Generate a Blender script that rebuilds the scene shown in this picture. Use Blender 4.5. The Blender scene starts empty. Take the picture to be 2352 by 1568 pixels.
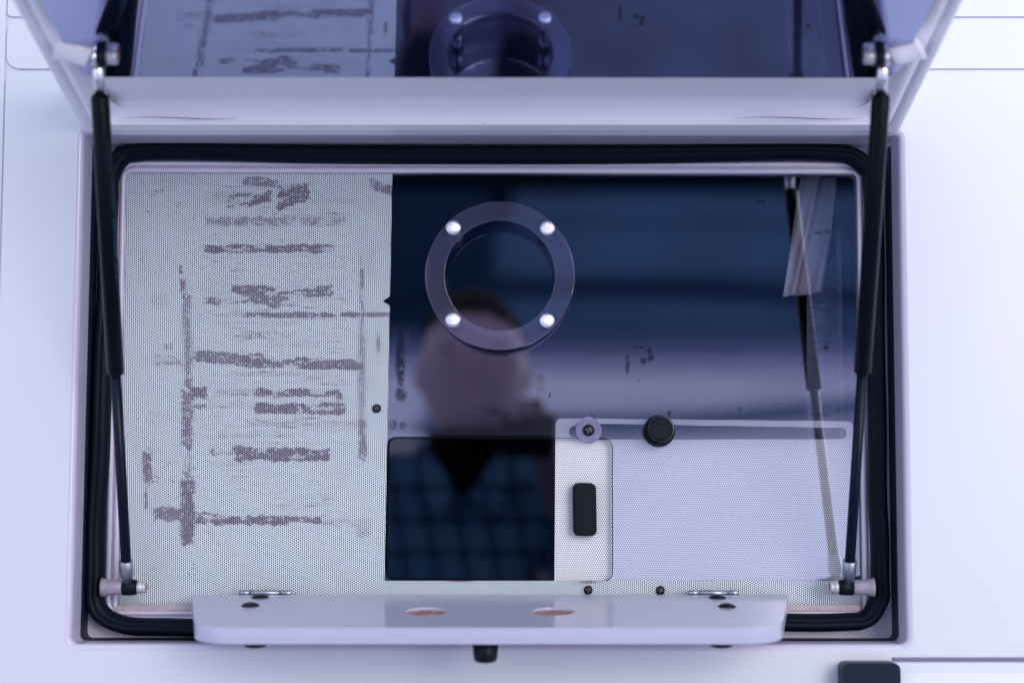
import bpy, bmesh, math, random
import numpy as np
from mathutils import Vector, Matrix
random.seed(7)
PI = math.pi
S = bpy.context.scene
COL = S.collection

# ------------------------------------------------------------------ camera
FPX, CU, CV, HV, D = 3889.0, 1176.0, 784.0, 1124.0, 1.5556
PITCH = math.atan((HV - CV) / FPX)
cam_d = bpy.data.cameras.new('camera')
cam = bpy.data.objects.new('camera', cam_d)
COL.objects.link(cam)
cam.location = (0, -D, 0)
cam.rotation_euler = (PI / 2 + PITCH, 0, 0)
cam_d.sensor_width = 36.0
cam_d.lens = FPX / 2352.0 * 36.0
cam_d.clip_start = 0.02
cam_d.clip_end = 500
cam_d.dof.use_dof = True
cam_d.dof.focus_distance = D + 0.0
cam_d.dof.aperture_fstop = 2.4
S.camera = cam
def P(u, v, y=0.0):
    """the world point on the plane Y = y that is seen at (u, v)"""
    c, s = math.cos(PITCH), math.sin(PITCH)
    a, b = (u - CU) / FPX, (CV - v) / FPX
    dx, dy, dz = a, c - b * s, s + b * c
    t = (y + D) / dy
    return Vector((dx * t, y, dz * t))

# ------------------------------------------------------------------ sky, sun, exposure
W = bpy.data.worlds.new('World'); S.world = W; W.use_nodes = True
nt = W.node_tree; nt.nodes.clear()
sky = nt.nodes.new('ShaderNodeTexSky'); sky.sky_type = 'NISHITA'; sky.sun_disc = False
SUN_EL, SUN_AZ = math.radians(14), math.radians(154)
sky.sun_elevation = SUN_EL; sky.sun_rotation = SUN_AZ
sky.air_density = 1.0; sky.dust_density = 3.0; sky.ozone_density = 2.0
cloud = nt.nodes.new('ShaderNodeMix'); cloud.data_type = 'RGBA'
cloud.inputs[0].default_value = 0.80
cloud.inputs[7].default_value = (7.6, 8.3, 10.4, 1)      # even overcast veil
bg = nt.nodes.new('ShaderNodeBackground'); bg.inputs[1].default_value = 0.108
wo = nt.nodes.new('ShaderNodeOutputWorld')
nt.links.new(sky.outputs[0], cloud.inputs[6]); nt.links.new(cloud.outputs[2], bg.inputs[0])
nt.links.new(bg.outputs[0], wo.inputs[0])
sun_d = bpy.data.lights.new('sun', 'SUN'); sun_d.energy = 1.05; sun_d.angle = math.radians(35)
sun_d.color = (1.0, 0.96, 0.93)
sun = bpy.data.objects.new('sun', sun_d); COL.objects.link(sun)
sdir = Vector((0.42, -0.88, 0.18))
sun.rotation_euler = sdir.to_track_quat('Z', 'Y').to_euler()
S.view_settings.view_transform = 'Standard'
S.view_settings.look = 'None'
S.view_settings.exposure = 0.68
S.view_settings.gamma = 1.0
S.cycles.max_bounces = 14
S.cycles.transparent_max_bounces = 24
S.cycles.glossy_bounces = 6
S.cycles.caustics_reflective = False
S.cycles.caustics_refractive = False
S.cycles.use_denoising = True
S.cycles.denoiser = 'OPENIMAGEDENOISE'
S.cycles.denoising_input_passes = 'RGB_ALBEDO_NORMAL'
S.cycles.denoising_prefilter = 'ACCURATE'
S.cycles.sample_clamp_indirect = 4.0

# ------------------------------------------------------------------ materials
class NT:
    def __init__(s, name):
        s.m = bpy.data.materials.new(name); s.m.use_nodes = True
        s.t = s.m.node_tree; s.t.nodes.clear()
        s.out = s.n('OutputMaterial')
    def n(s, kind, **kw):
        o = s.t.nodes.new('ShaderNode' + kind)
        for k, v in kw.items(): setattr(o, k, v)
        return o
    def l(s, a, b): s.t.links.new(a, b)
    def math(s, op, a, b=None, c=None, clamp=False):
        o = s.n('Math', operation=op, use_clamp=clamp)
        for i, v in enumerate((a, b, c)):
            if v is None: continue
            if hasattr(v, 'is_output'): s.l(v, o.inputs[i])
            else: o.inputs[i].default_value = v
        return o.outputs[0]
    def coord(s): return s.n('TexCoord').outputs['Object']
    def noise(s, scale, detail=3, vec=None, stretch=None, rough=0.5):
        vec = vec or s.coord()
        if stretch:
            mp = s.n('Mapping'); mp.inputs['Scale'].default_value = stretch
            s.l(vec, mp.inputs[0]); vec = mp.outputs[0]
        o = s.n('TexNoise'); o.inputs['Scale'].default_value = scale
        o.inputs['Detail'].default_value = detail; o.inputs['Roughness'].default_value = rough
        s.l(vec, o.inputs['Vector']); return o.outputs['Fac']
    def ramp(s, f, stops):
        o = s.n('ValToRGB'); e = o.color_ramp.elements
        while len(e) < len(stops): e.new(0.5)
        for i, (p, c) in enumerate(stops):
            e[i].position = p; e[i].color = (*c, 1) if len(c) == 3 else c
        s.l(f, o.inputs[0]); return o.outputs[0]
    def mixc(s, f, a, b):
        o = s.n('Mix', data_type='RGBA')
        for i, v in ((0, f), (6, a), (7, b)):
            if hasattr(v, 'is_output'): s.l(v, o.inputs[i])
            elif i == 0: o.inputs[0].default_value = v
            else: o.inputs[i].default_value = (*v, 1)
        return o.outputs[2]
    def mixs(s, f, a, b):
        o = s.n('MixShader')
        if hasattr(f, 'is_output'): s.l(f, o.inputs[0])
        else: o.inputs[0].default_value = f
        s.l(a, o.inputs[1]); s.l(b, o.inputs[2]); return o.outputs[0]
    def pbr(s, color, rough=0.5, metal=0.0, spec=0.5, coat=0.0, bump=None, bump_d=0.001, bump_s=0.3):
        o = s.n('BsdfPrincipled')
        if hasattr(color, 'is_output'): s.l(color, o.inputs['Base Color'])
        else: o.inputs['Base Color'].default_value = (*color, 1)
        if hasattr(rough, 'is_output'): s.l(rough, o.inputs['Roughness'])
        else: o.inputs['Roughness'].default_value = rough
        o.inputs['Metallic'].default_value = metal
        o.inputs['Specular IOR Level'].default_value = spec
        o.inputs['Coat Weight'].default_value = coat
        o.inputs['Coat Roughness'].default_value = 0.08
        if bump is not None:
            b = s.n('Bump'); b.inputs['Strength'].default_value = bump_s; b.inputs['Distance'].default_value = bump_d
            s.l(bump, b.inputs['Height']); s.l(b.outputs[0], o.inputs['Normal'])
        return o.outputs[0]
    def end(s, sh): s.l(sh, s.out.inputs[0]); return s.m

def mat_simple(name, c, rough=0.5, metal=0.0, var=0.06, scale=30, bump_s=0.15, spec=0.5, coat=0.0):
    q = NT(name)
    f = q.noise(scale, 4)
    lo = tuple(x * (1 - var) for x in c); hi = tuple(min(1, x * (1 + var)) for x in c)
    col = q.ramp(f, [(0.3, lo), (0.7, hi)])
    return q.end(q.pbr(col, rough, metal, spec, coat, bump=q.noise(scale * 3, 3), bump_s=bump_s, bump_d=0.0006))

def mat_paint(name, c, rough, scratch=True, coat=0.0):
    q = NT(name)
    big = q.noise(3.5, 4, stretch=(1.0, 1.0, 0.6))
    col = q.ramp(big, [(0.3, tuple(x * 0.955 for x in c)), (0.7, c)])
    if scratch:
        # rare scuffs and dust nibs
        sc = q.noise(16, 6, stretch=(0.35, 1, 7.0), rough=0.74)
        col = q.mixc(q.ramp(sc, [(0.67, (0, 0, 0)), (0.76, (0.5,) * 3)]), col, (0.45, 0.40, 0.52))
        v = q.n('TexVoronoi'); v.inputs['Scale'].default_value = 26; q.l(q.coord(), v.inputs['Vector'])
        dot = q.math('LESS_THAN', v.outputs['Distance'], 0.022)
        col = q.mixc(q.math('MULTIPLY', dot, 0.55), col, (0.22, 0.14, 0.2))
    return q.end(q.pbr(col, rough, coat=coat, bump=q.noise(5, 2), bump_d=0.003, bump_s=0.12))

WHITE = (0.605, 0.625, 0.695)
M = {}
M['paint'] = mat_paint('body_paint', WHITE, 0.30)
M['paint_lightened'] = mat_paint('paint_lightened', (0.88, 0.87, 0.95), 0.22)  # body white, lightened to stand in for bounce light under the lid
M['gloss_shaded'] = mat_paint('glossy_paint_shaded', (0.58, 0.54, 0.69), 0.13, scratch=False)  # white paint with the shade of the recess put into its colour
M['shelf'] = mat_paint('shelf_laminate', (0.45, 0.455, 0.60), 0.20, scratch=False)
M['frame'] = mat_paint('frame_paint_shaded', (0.60, 0.56, 0.71), 0.18, scratch=False)  # same white, darkened to carry the shade around the window
M['boss'] = mat_simple('aged_boss', (0.27, 0.24, 0.30), 0.35, scale=70, var=0.18)
M['rubber'] = mat_simple('seal_rubber', (0.002, 0.005, 0.012), 0.40, scale=20, spec=0.09)
M['plastic'] = mat_simple('black_plastic', (0.003, 0.006, 0.012), 0.38, scale=60, spec=0.15)
M['navy'] = mat_simple('navy_plastic', (0.003, 0.010, 0.028), 0.40, scale=40, spec=0.15)
M['tube'] = mat_simple('strut_tube', (0.001, 0.003, 0.007), 0.30, scale=25, var=0.1, spec=0.10)
M['rod'] = mat_simple('strut_rod', (0.002, 0.006, 0.018), 0.28, scale=25, var=0.1, spec=0.14)
M['chrome'] = mat_simple('zinc', (0.72, 0.70, 0.76), 0.22, 1.0, scale=80)
M['steel'] = mat_simple('dull_steel', (0.36, 0.40, 0.46), 0.4, 1.0, scale=120, var=0.15)
M['screw'] = mat_simple('black_screw', (0.008, 0.009, 0.013), 0.3, 0.2, scale=150, spec=0.3)
M['rust'] = mat_simple('rusty_brown', (0.34, 0.20, 0.18), 0.8, scale=200, var=0.5, spec=0.1)
M['bolt'] = mat_simple('bolt_head', (0.86, 0.86, 0.96), 0.24, 0.9, scale=190, bump_s=1.6)
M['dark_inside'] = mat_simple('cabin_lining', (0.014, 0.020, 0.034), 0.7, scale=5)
M['nylon'] = mat_simple('white_nylon', (0.50, 0.48, 0.55), 0.35, 0.3, scale=200, var=0.12)

def glass_mat(name, tint, refl, rough=0.0, rc=(0.86, 0.85, 1.0)):
    q = NT(name)
    tr = q.n('BsdfTransparent'); tr.inputs[0].default_value = (*tint, 1)
    gl = q.n('BsdfGlossy'); gl.inputs[0].default_value = (*rc, 1); gl.inputs['Roughness'].default_value = rough
    lw = q.n('LayerWeight'); lw.inputs['Blend'].default_value = 0.5
    sch = q.math('MULTIPLY_ADD', q.math('POWER', lw.outputs['Facing'], 4.0), 0.9, refl + 0.04, clamp=True)
    back = q.n('NewGeometry').outputs['Backfacing']
    f = q.math('MULTIPLY', sch, q.math('MULTIPLY_ADD', back, -0.85, 1.0))
    return q.end(q.mixs(f, tr.outputs[0], gl.outputs[0]))
M['glass'] = glass_mat('window_glass', (0.97, 0.975, 0.995), 0.265, 0.0, (0.84, 0.86, 1.0))
M['glass_inner'] = glass_mat('inner_glass', (0.7, 0.75, 0.88), 0.055)

def mat_ring():
    q = NT('frosted_acrylic')
    tr = q.n('BsdfTransparent'); tr.inputs[0].default_value = (0.90, 0.90, 0.97, 1)
    gl = q.n('BsdfGlossy'); gl.inputs[0].default_value = (0.9, 0.89, 1, 1); gl.inputs['Roughness'].default_value = 0.03
    df = q.n('BsdfDiffuse'); df.inputs[0].default_value = (0.40, 0.40, 0.66, 1)
    a = q.mixs(0.065, tr.outputs[0], df.outputs[0])
    bk = q.n('NewGeometry').outputs['Backfacing']
    return q.end(q.mixs(q.math('MULTIPLY_ADD', bk, -0.14, 0.18), a, gl.outputs[0]))
M['ring'] = mat_ring()
q = NT('clear_washer')
tr = q.n('BsdfTransparent'); tr.inputs[0].default_value = (0.92, 0.9, 1, 1)
M['washer'] = q.end(q.mixs(0.28, tr.outputs[0], q.pbr((0.50, 0.47, 0.72), 0.25)))

def mat_mirror():
    q = NT('tinted_mirror_panel')
    b = q.noise(3.0, 2)
    return q.end(q.pbr((0.36, 0.40, 0.64), 0.04, 1.0, bump=b, bump_d=0.0012, bump_s=0.10))
M['mirror'] = mat_mirror()

PITCHM = 0.00206
def mat_film(name, col, radius, hole_alpha, rot=0.0, hole_col=(0.004, 0.010, 0.016), stain=True, gloss=0.35):
    """white perforated vinyl: a web between staggered round holes"""
    q = NT(name)
    mp = q.n('Mapping'); mp.inputs['Rotation'].default_value = (0, rot, 0)
    q.l(q.coord(), mp.inputs[0])
    sp = q.n('SeparateXYZ'); q.l(mp.outputs[0], sp.inputs[0])
    a, b = PITCHM * math.sqrt(3), PITCHM
    def d(ox, oz):
        x = q.math('SUBTRACT', q.math('FLOORED_MODULO', q.math('ADD', sp.outputs[0], ox), a), a / 2)
        z = q.math('SUBTRACT', q.math('FLOORED_MODULO', q.math('ADD', sp.outputs[2], oz), b), b / 2)
        return q.math('SQRT', q.math('ADD', q.math('MULTIPLY', x, x), q.math('MULTIPLY', z, z)))
    dist = q.math('MINIMUM', d(0, 0), d(a / 2, b / 2))
    web = q.math('GREATER_THAN', dist, radius)
    big = q.noise(4, 3)
    c = q.ramp(big, [(0.3, tuple(x * 0.93 for x in col)), (0.7, col)])
    if stain:
        at = q.n('Attribute', attribute_name='stain')
        grit = q.noise(260, 5, rough=0.68, stretch=(0.6, 1, 1.3))
        f = q.math('MULTIPLY', q.math('MULTIPLY_ADD', at.outputs['Fac'], 1.5, q.math('MULTIPLY', grit, -1.15)), 2.6, clamp=True)
        f = q.math('MULTIPLY', f, q.math('MULTIPLY_ADD', at.outputs['Fac'], 0.45, 0.55))
        f = q.math('MAXIMUM', f, q.math('MULTIPLY', at.outputs['Fac'], 0.42))
        c = q.mixc(f, c, (0.25, 0.21, 0.29))
    web_s = q.pbr(c, gloss)
    tr = q.n('BsdfTransparent'); tr.inputs[0].default_value = (1, 1, 1, 1)
    hole = tr.outputs[0]
    if hole_alpha < 1:
        dk = q.n('BsdfDiffuse'); dk.inputs[0].default_value = (*hole_col, 1)
        hole = q.mixs(hole_alpha, dk.outputs[0], tr.outputs[0])
    return q.end(q.mixs(web, hole, web_s))
M['film'] = mat_film('perforated_film', (0.76, 0.84, 0.90), 0.00068, 0.08, rot=math.radians(1.8))
M['film_slider'] = mat_film('perforated_film_slider', (0.95, 0.94, 1.0), 0.00063, 1.0, rot=math.radians(31), stain=False)

def mat_dirt():
    q = NT('window_dirt')
    at = q.n('Attribute', attribute_name='stain')
    v = q.n('TexVoronoi'); v.inputs['Scale'].default_value = 95; q.l(q.coord(), v.inputs['Vector'])
    sz = q.math('MULTIPLY', q.noise(30, 3), 0.20)
    dot = q.math('LESS_THAN', v.outputs['Distance'], q.math('SUBTRACT', sz, 0.045))
    spk = q.math('MULTIPLY', dot, q.n('Attribute', attribute_name='speck').outputs['Fac'])
    haze = q.math('MULTIPLY', q.noise(12, 5, rough=0.65), q.math('MULTIPLY', q.n('Attribute', attribute_name='speck').outputs['Fac'], 0.05))
    grit = q.math('MULTIPLY', at.outputs['Fac'], q.math('MULTIPLY_ADD', q.noise(400, 4, rough=0.7), 2.2, -0.45), clamp=True)
    tr = q.n('BsdfTransparent'); tr.inputs[0].default_value = (1, 1, 1, 1)
    d1 = q.n('BsdfDiffuse'); d1.inputs[0].default_value = (0.012, 0.018, 0.035, 1)
    d2 = q.n('BsdfDiffuse'); d2.inputs[0].default_value = (0.50, 0.45, 0.72, 1)
    a = q.mixs(haze, tr.outputs[0], d2.outputs[0])
    f = q.math('MAXIMUM', spk, grit, clamp=True)
    return q.end(q.mixs(f, a, d1.outputs[0]))
M['dirt'] = mat_dirt()

# ------------------------------------------------------------------ object helpers
def tag(o, label=None, cat=None, group=None, kind=None):
    if label: o['label'] = label
    if cat: o['category'] = cat
    if group: o['group'] = group
    if kind: o['kind'] = kind
    return o
def empty(name, loc=(0, 0, 0), rot=(0, 0, 0), **kw):
    o = bpy.data.objects.new(name, None); COL.objects.link(o)
    o.location = loc; o.rotation_euler = rot; o.empty_display_size = 0.05
    return tag(o, **kw)
def link(name, me, mat=None, parent=None, smooth=False, bevel=0, **kw):
    o = bpy.data.objects.new(name, me); COL.objects.link(o)
    if mat:
        me.materials.clear(); me.materials.append(M[mat] if isinstance(mat, str) else mat)
    if parent is not None:
        o.parent = parent
        # parts are modelled in world space unless the parent is at a rotated base
        o.matrix_parent_inverse = WM[parent.name].inverted() if parent.name in WM else Matrix.Identity(4)
    if smooth:
        for p in me.polygons: p.use_smooth = True
    if bevel:
        b = o.modifiers.new('bevel', 'BEVEL'); b.width = bevel; b.segments = 3
        b.limit_method = 'ANGLE'; b.angle_limit = math.radians(50)
        try: b.harden_normals = False
        except Exception: pass
    return tag(o, **kw)
WM = {}
def base(o):
    """remember the world matrix of an Empty whose parts are modelled in world space"""
    WM[o.name] = Matrix.LocRotScale(o.location, o.rotation_euler, (1, 1, 1)); return o
def bm_mesh(bm, name='mesh'):
    me = bpy.data.meshes.new(name); bmesh.ops.recalc_face_normals(bm, faces=bm.faces[:])
    bm.to_mesh(me); bm.free(); return me
def pydata(v, f, name='mesh'):
    me = bpy.data.meshes.new(name); me.from_pydata([tuple(x) for x in v], [], f); me.update(); return me

def rrect(c4, r, n=6):
    """rounded loop through four corners (list of Vectors, Y fixed)"""
    out = []
    N = len(c4)
    rs = r if isinstance(r, (list, tuple)) else [r] * N
    for i in range(N):
        p, a, b = c4[i], c4[i - 1], c4[(i + 1) % N]
        da, db = (a - p).normalized(), (b - p).normalized()
        rr = rs[i]
        if rr <= 0: out.append(p.copy()); continue
        ang = da.angle(db); t = rr / math.tan(ang / 2)
        cen = p + (da + db).normalized() * (rr / math.sin(ang / 2))
        s, e = p + da * t - cen, p + db * t - cen
        tot = s.angle(e)
        for k in range(n + 1):
            f = k / n
            v = (s * math.sin((1 - f) * tot) + e * math.sin(f * tot)) / math.sin(tot)
            out.append(cen + v)
    return out
def circ(c, r, n=48, ph=0):
    return [Vector((c[0] + r * math.cos(ph + 2 * PI * k / n), c[1], c[2] + r * math.sin(ph + 2 * PI * k / n))) for k in range(n)]
def plate(loops, y0, y1, name='mesh'):
    """solid plate between Y = y0 and y1 with outline loops[0] and holes loops[1:]"""
    cu = bpy.data.curves.new('tmp', 'CURVE'); cu.dimensions = '2D'; cu.fill_mode = 'BOTH'
    cu.extrude = abs(y1 - y0) / 2
    for lp in loops:
        sp = cu.splines.new('POLY'); sp.points.add(len(lp) - 1); sp.use_cyclic_u = True
        for i, v in enumerate(lp): sp.points[i].co = (v[0], v[2], 0, 1)
    ob = bpy.data.objects.new('tmp', cu); COL.objects.link(ob)
    bpy.context.view_layer.update()
    me = bpy.data.meshes.new_from_object(ob.evaluated_get(bpy.context.evaluated_depsgraph_get()))
    bpy.data.objects.remove(ob); bpy.data.curves.remove(cu)
    ym = (y0 + y1) / 2
    bm = bmesh.new(); bm.from_mesh(me); bpy.data.meshes.remove(me)
    for v in bm.verts: v.co = Vector((v.co.x, ym + v.co.z, v.co.y))
    bmesh.ops.remove_doubles(bm, verts=bm.verts[:], dist=1e-6)
    return bm_mesh(bm, name)
def inset(loop, d):
    """grow (d > 0) a loop of Vectors in the XZ plane"""
    n = len(loop); c = sum(loop, Vector()) / n; out = []
    for i in range(n):
        a, p, b = loop[i - 1], loop[i], loop[(i + 1) % n]
        e1 = (p - a); e2 = (b - p)
        n1 = Vector((e1.z, 0, -e1.x)); n2 = Vector((e2.z, 0, -e2.x))
        if n1.length < 1e-9: n1 = n2
        if n2.length < 1e-9: n2 = n1
        n1.normalize(); n2.normalize()
        m = (n1 + n2); m.normalize()
        if m.dot(p - c) < 0: m = -m; 
        k = max(0.3, abs(m.dot(n1)))
        out.append(p + m * (d / k))
    return out
def loft(loops, closed=True, cap=False):
    v, f = [], []
    n = len(loops[0])
    for lp in loops: v += [tuple(p) for p in lp]
    for j in range(len(loops) - 1):
        for i in range(n if closed else n - 1):
            a, b = j * n + i, j * n + (i + 1) % n
            f.append((a, b, b + n, a + n))
    if cap:
        f.append(tuple(range(n))[::-1]); f.append(tuple((len(loops) - 1) * n + i for i in range(n)))
    me = pydata(v, f)
    bm = bmesh.new(); bm.from_mesh(me); bpy.data.meshes.remove(me)
    return bm_mesh(bm)
def box(x0, x1, y0, y1, z0, z1):
    v = [(x, y, z) for x in (x0, x1) for y in (y0, y1) for z in (z0, z1)]
    f = [(0, 1, 3, 2), (4, 6, 7, 5), (0, 4, 5, 1), (2, 3, 7, 6), (0, 2, 6, 4), (1, 5, 7, 3)]
    return loft_fix(v, f)
def loft_fix(v, f):
    me = pydata(v, f); bm = bmesh.new(); bm.from_mesh(me); bpy.data.meshes.remove(me); return bm_mesh(bm)
def lathe(p, axis, prof, n=32, up=None):
    """surface of revolution: prof = [(distance along axis, radius)]"""
    p = Vector(p); ax = Vector(axis).normalized()
    u = ax.orthogonal().normalized(); w = ax.cross(u)
    v, f = [], []
    for (h, r) in prof:
        for k in range(n):
            a = 2 * PI * k / n
            v.append(p + ax * h + (u * math.cos(a) + w * math.sin(a)) * max(r, 1e-5))
    for j in range(len(prof) - 1):
        for k in range(n):
            a, b = j * n + k, j * n + (k + 1) % n
            f.append((a, b, b + n, a + n))
    f.append(tuple(range(n))[::-1]); f.append(tuple((len(prof) - 1) * n + k for k in range(n)))
    return loft_fix(v, f)
def tube(pts, r, n=14, closed=False, squash=None):
    """tube along a path; squash=(across, depth) scales the section"""
    pts = [Vector(p) for p in pts]; N = len(pts); v, f = [], []
    prev = None
    rs = r if isinstance(r, (list, tuple)) else [r] * N
    for i, p in enumerate(pts):
        if closed: t = pts[(i + 1) % N] - pts[i - 1]
        else: t = pts[min(i + 1, N - 1)] - pts[max(i - 1, 0)]
        t.normalize()
        if squash:
            y = Vector((0, 1, 0)); u = t.cross(y).normalized(); w = y
            sx, sy = squash
        else:
            ref = prev if prev is not None else (Vector((0, 1, 0)) if abs(t.y) < 0.9 else Vector((1, 0, 0)))
            u = (ref - t * ref.dot(t)).normalized(); w = t.cross(u); prev = u; sx = sy = 1
        for k in range(n):
            a = 2 * PI * k / n
            v.append(p + u * math.cos(a) * rs[i] * sx + w * math.sin(a) * rs[i] * sy)
    for j in range(N if closed else N - 1):
        for k in range(n):
            a, b = j * n + k, j * n + (k + 1) % n
            c, d_ = ((j + 1) % N) * n + (k + 1) % n, ((j + 1) % N) * n + k
            f.append((a, b, c, d_))
    if not closed:
        f.append(tuple(range(n))[::-1]); f.append(tuple((N - 1) * n + k for k in range(n)))
    return loft_fix(v, f)
def smoothpath(pts, closed=False, sub=8):
    """Catmull-Rom through the points"""
    pts = [Vector(p) for p in pts]; N = len(pts); out = []
    for i in range(N if closed else N - 1):
        p0 = pts[(i - 1) % N] if closed or i > 0 else pts[0]
        p1, p2 = pts[i], pts[(i + 1) % N]
        p3 = pts[(i + 2) % N] if closed or i + 2 < N else pts[-1]
        for k in range(sub):
            t = k / sub
            out.append(0.5 * ((2 * p1) + (p2 - p0) * t + (2 * p0 - 5 * p1 + 4 * p2 - p3) * t * t + (3 * p1 - p0 - 3 * p2 + p3) * t ** 3))
    if not closed: out.append(pts[-1])
    return out

YB = -0.0624      # front of the truck's skin
YF = -0.004      # front of the window flange
# ================================================================== TRUCK BODY
truck = base(empty('food_truck', (0, 0, -1.35), label='white food truck side wall with a recessed serving hatch cut into it', cat='truck'))
oc = [P(192, 308, YB), P(2065, 310, YB), P(2084, 1479, YB), P(162, 1478, YB)]
open_r = [0.003, 0.003, 0.006, 0.006]
open_loop = rrect(oc, open_r)
LIPR = 0.005
hole = inset(open_loop, LIPR)
zr = P(1176, 172, YB).z      # shallow rib line above the hatch
zs = P(1176, 44, YB).z       # upper panel joint
xl = P(3, 500, YB).x         # vertical joint at far left
XR, XLL, ZB, ZT = 1.9, -1.9, -1.0, 1.25
def rect(x0, x1, z0, z1, r=0.004, y=0):
    return rrect([Vector((x0, y, z1)), Vector((x1, y, z1)), Vector((x1, y, z0)), Vector((x0, y, z0))], r)
g = 0.0007
link('wall_panel', plate([rect(xl + g, XR, ZB, zr - g, 0.006), hole], YB, YB + 0.004), 'paint', truck, bevel=0.0003)
link('wall_panel', plate([rect(xl + g, XR, zr + 0.0055, zs - g, 0.012)], YB, YB + 0.004), 'paint', truck, bevel=0.0036)
link('wall_panel', plate([rect(xl + g, XR, zs + 0.0022, ZT)], YB, YB + 0.004), 'paint', truck, bevel=0.0012)
link('wall_panel', plate([rect(XLL, xl - g, ZB, ZT)], YB, YB + 0.004), 'paint', truck, bevel=0.0012)
link('seam_backing', plate([rect(XLL, XR, ZB, ZT, 0), inset(open_loop, 0.02)], YB + 0.0022, YB + 0.0050), 'paint', truck)
# pressed rib above the hatch
ribp = [Vector((XLL, YB + 0.0030, zr + 0.002)), Vector((XR, YB + 0.0030, zr + 0.002))]
# recess: rolled lip, wall
loops = []
for k in range(7):
    a = PI / 2 * k / 6
    lp = inset(open_loop, LIPR * (1 - math.sin(a)))
    loops.append([Vector((p.x, YB + LIPR * (1 - math.cos(a)), p.z)) for p in lp])
for k in range(1, 5):
    y = YB + LIPR + (YF + 0.001 - YB - LIPR) * k / 4
    loops.append([Vector((p.x, y, p.z)) for p in open_loop])
link('hatch_recess', loft(loops), 'gloss_shaded', truck, smooth=True)
# dark strip along the back of the recess wall (sides and bottom)
def side_of(loop, y):
    q_ = [Vector((p.x, y, p.z)) for p in inset(loop, -0.0007)]
    return q_
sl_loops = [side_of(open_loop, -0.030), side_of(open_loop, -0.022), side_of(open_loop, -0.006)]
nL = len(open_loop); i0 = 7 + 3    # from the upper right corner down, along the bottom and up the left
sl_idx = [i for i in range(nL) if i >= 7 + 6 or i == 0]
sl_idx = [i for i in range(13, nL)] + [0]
M['recess_dark'] = mat_simple('recess_dark', (0.012, 0.022, 0.05), 0.5, scale=30, spec=0.2)
link('recess_dark_strip', loft([[lp_[i] for i in sl_idx] for lp_ in sl_loops], closed=False), 'recess_dark', truck, smooth=True)
# flange around the window
gl_c = [P(291, 398, 0), P(1966, 401, 0), P(1980, 1401, 0), P(272, 1400, 0)]
gl_loop = rrect(gl_c, 0.004)
flange_hole = rrect(gl_c, 0.004)
fo = inset(open_loop, 0.0006)
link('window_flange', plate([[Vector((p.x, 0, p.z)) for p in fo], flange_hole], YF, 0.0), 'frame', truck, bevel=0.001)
bead = [Vector((p.x, YF - 0.0005, p.z)) for p in inset(rrect(gl_c, 0.006), 0.0022)]
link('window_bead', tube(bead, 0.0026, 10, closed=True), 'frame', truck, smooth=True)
# folded outer edge of the inner frame
bead2 = [Vector((p.x, YF - 0.001, p.z)) for p in inset(rrect(gl_c, 0.010), 0.0085)]
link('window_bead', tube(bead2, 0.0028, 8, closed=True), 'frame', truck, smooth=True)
# dried brown dirt along the lower flange
dv, df = [], []
for (u0, u1) in ((268, 452), (1800, 1975)):
    a0, a1 = P(u0, 1388, -0.0046), P(u1, 1388, -0.0046)
    b0, b1 = P(u0, 1402, -0.0046), P(u1, 1402, -0.0046)
    n0 = len(dv); dv += [(a0.x, YF - 0.0034, a0.z), (a1.x, YF - 0.0034, a1.z), (b1.x, YF - 0.0034, b1.z), (b0.x, YF - 0.0034, b0.z),
                         (a0.x, YF + 0.001, a0.z), (a1.x, YF + 0.001, a1.z), (b1.x, YF + 0.001, b1.z), (b0.x, YF + 0.001, b0.z)]
    df += [tuple(n0 + i for i in q) for q in ((0, 1, 2, 3), (0, 4, 5, 1), (3, 2, 6, 7), (0, 3, 7, 4), (1, 5, 6, 2))]
q = NT('brown_grime')
M['grime'] = q.end(q.pbr(q.ramp(q.noise(120, 5, rough=0.7), [(0.3, (0.30, 0.24, 0.27)), (0.7, (0.56, 0.47, 0.52))]), 0.7, bump=q.noise(300, 3), bump_s=0.6))
link('grime', loft_fix(dv, df), 'grime', truck, kind='stuff')
# rubber seal
sp = [(332, 351), (700, 354), (1176, 357), (1700, 353), (1900, 352), (1958, 362), (1988, 384), (2003, 430), (2008, 700), (2014, 1000), (2017, 1200),
      (2019, 1330), (2016, 1385), (1985, 1420), (1930, 1427), (1700, 1430), (1176, 1434), (600, 1438), (400, 1440), (290, 1436), (244, 1415), (219, 1372),
      (222, 1250), (234, 1000), (243, 700), (250, 480), (257, 410), (280, 366)]
spp = smoothpath([P(u, v, -0.013) for u, v in sp], True, 6)
for i_, p in enumerate(spp):      # the rubber is pushed in by hand: it wanders a little
    p.x += 0.0007 * math.sin(i_ * 0.31) + 0.0004 * math.sin(i_ * 0.83 + 1); p.z += 0.0007 * math.sin(i_ * 0.27 + 2) + 0.0004 * math.sin(i_ * 0.71)
spl = [p + Vector((0, -0.0035, 0)) for p in spp]
link('rubber_seal', tube(spp, 0.0082, 20, closed=True, squash=(1.0, 1.15)), 'rubber', truck, smooth=True)
cen = Vector((0, 0, 0.07))
spl = [p + (p - cen).normalized() * 0.0036 for p in spl]
link('seal_lip', tube([Vector((p.x, -0.0205, p.z)) for p in spl], 0.0042, 10, closed=True), 'rubber', truck, smooth=True)
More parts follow.
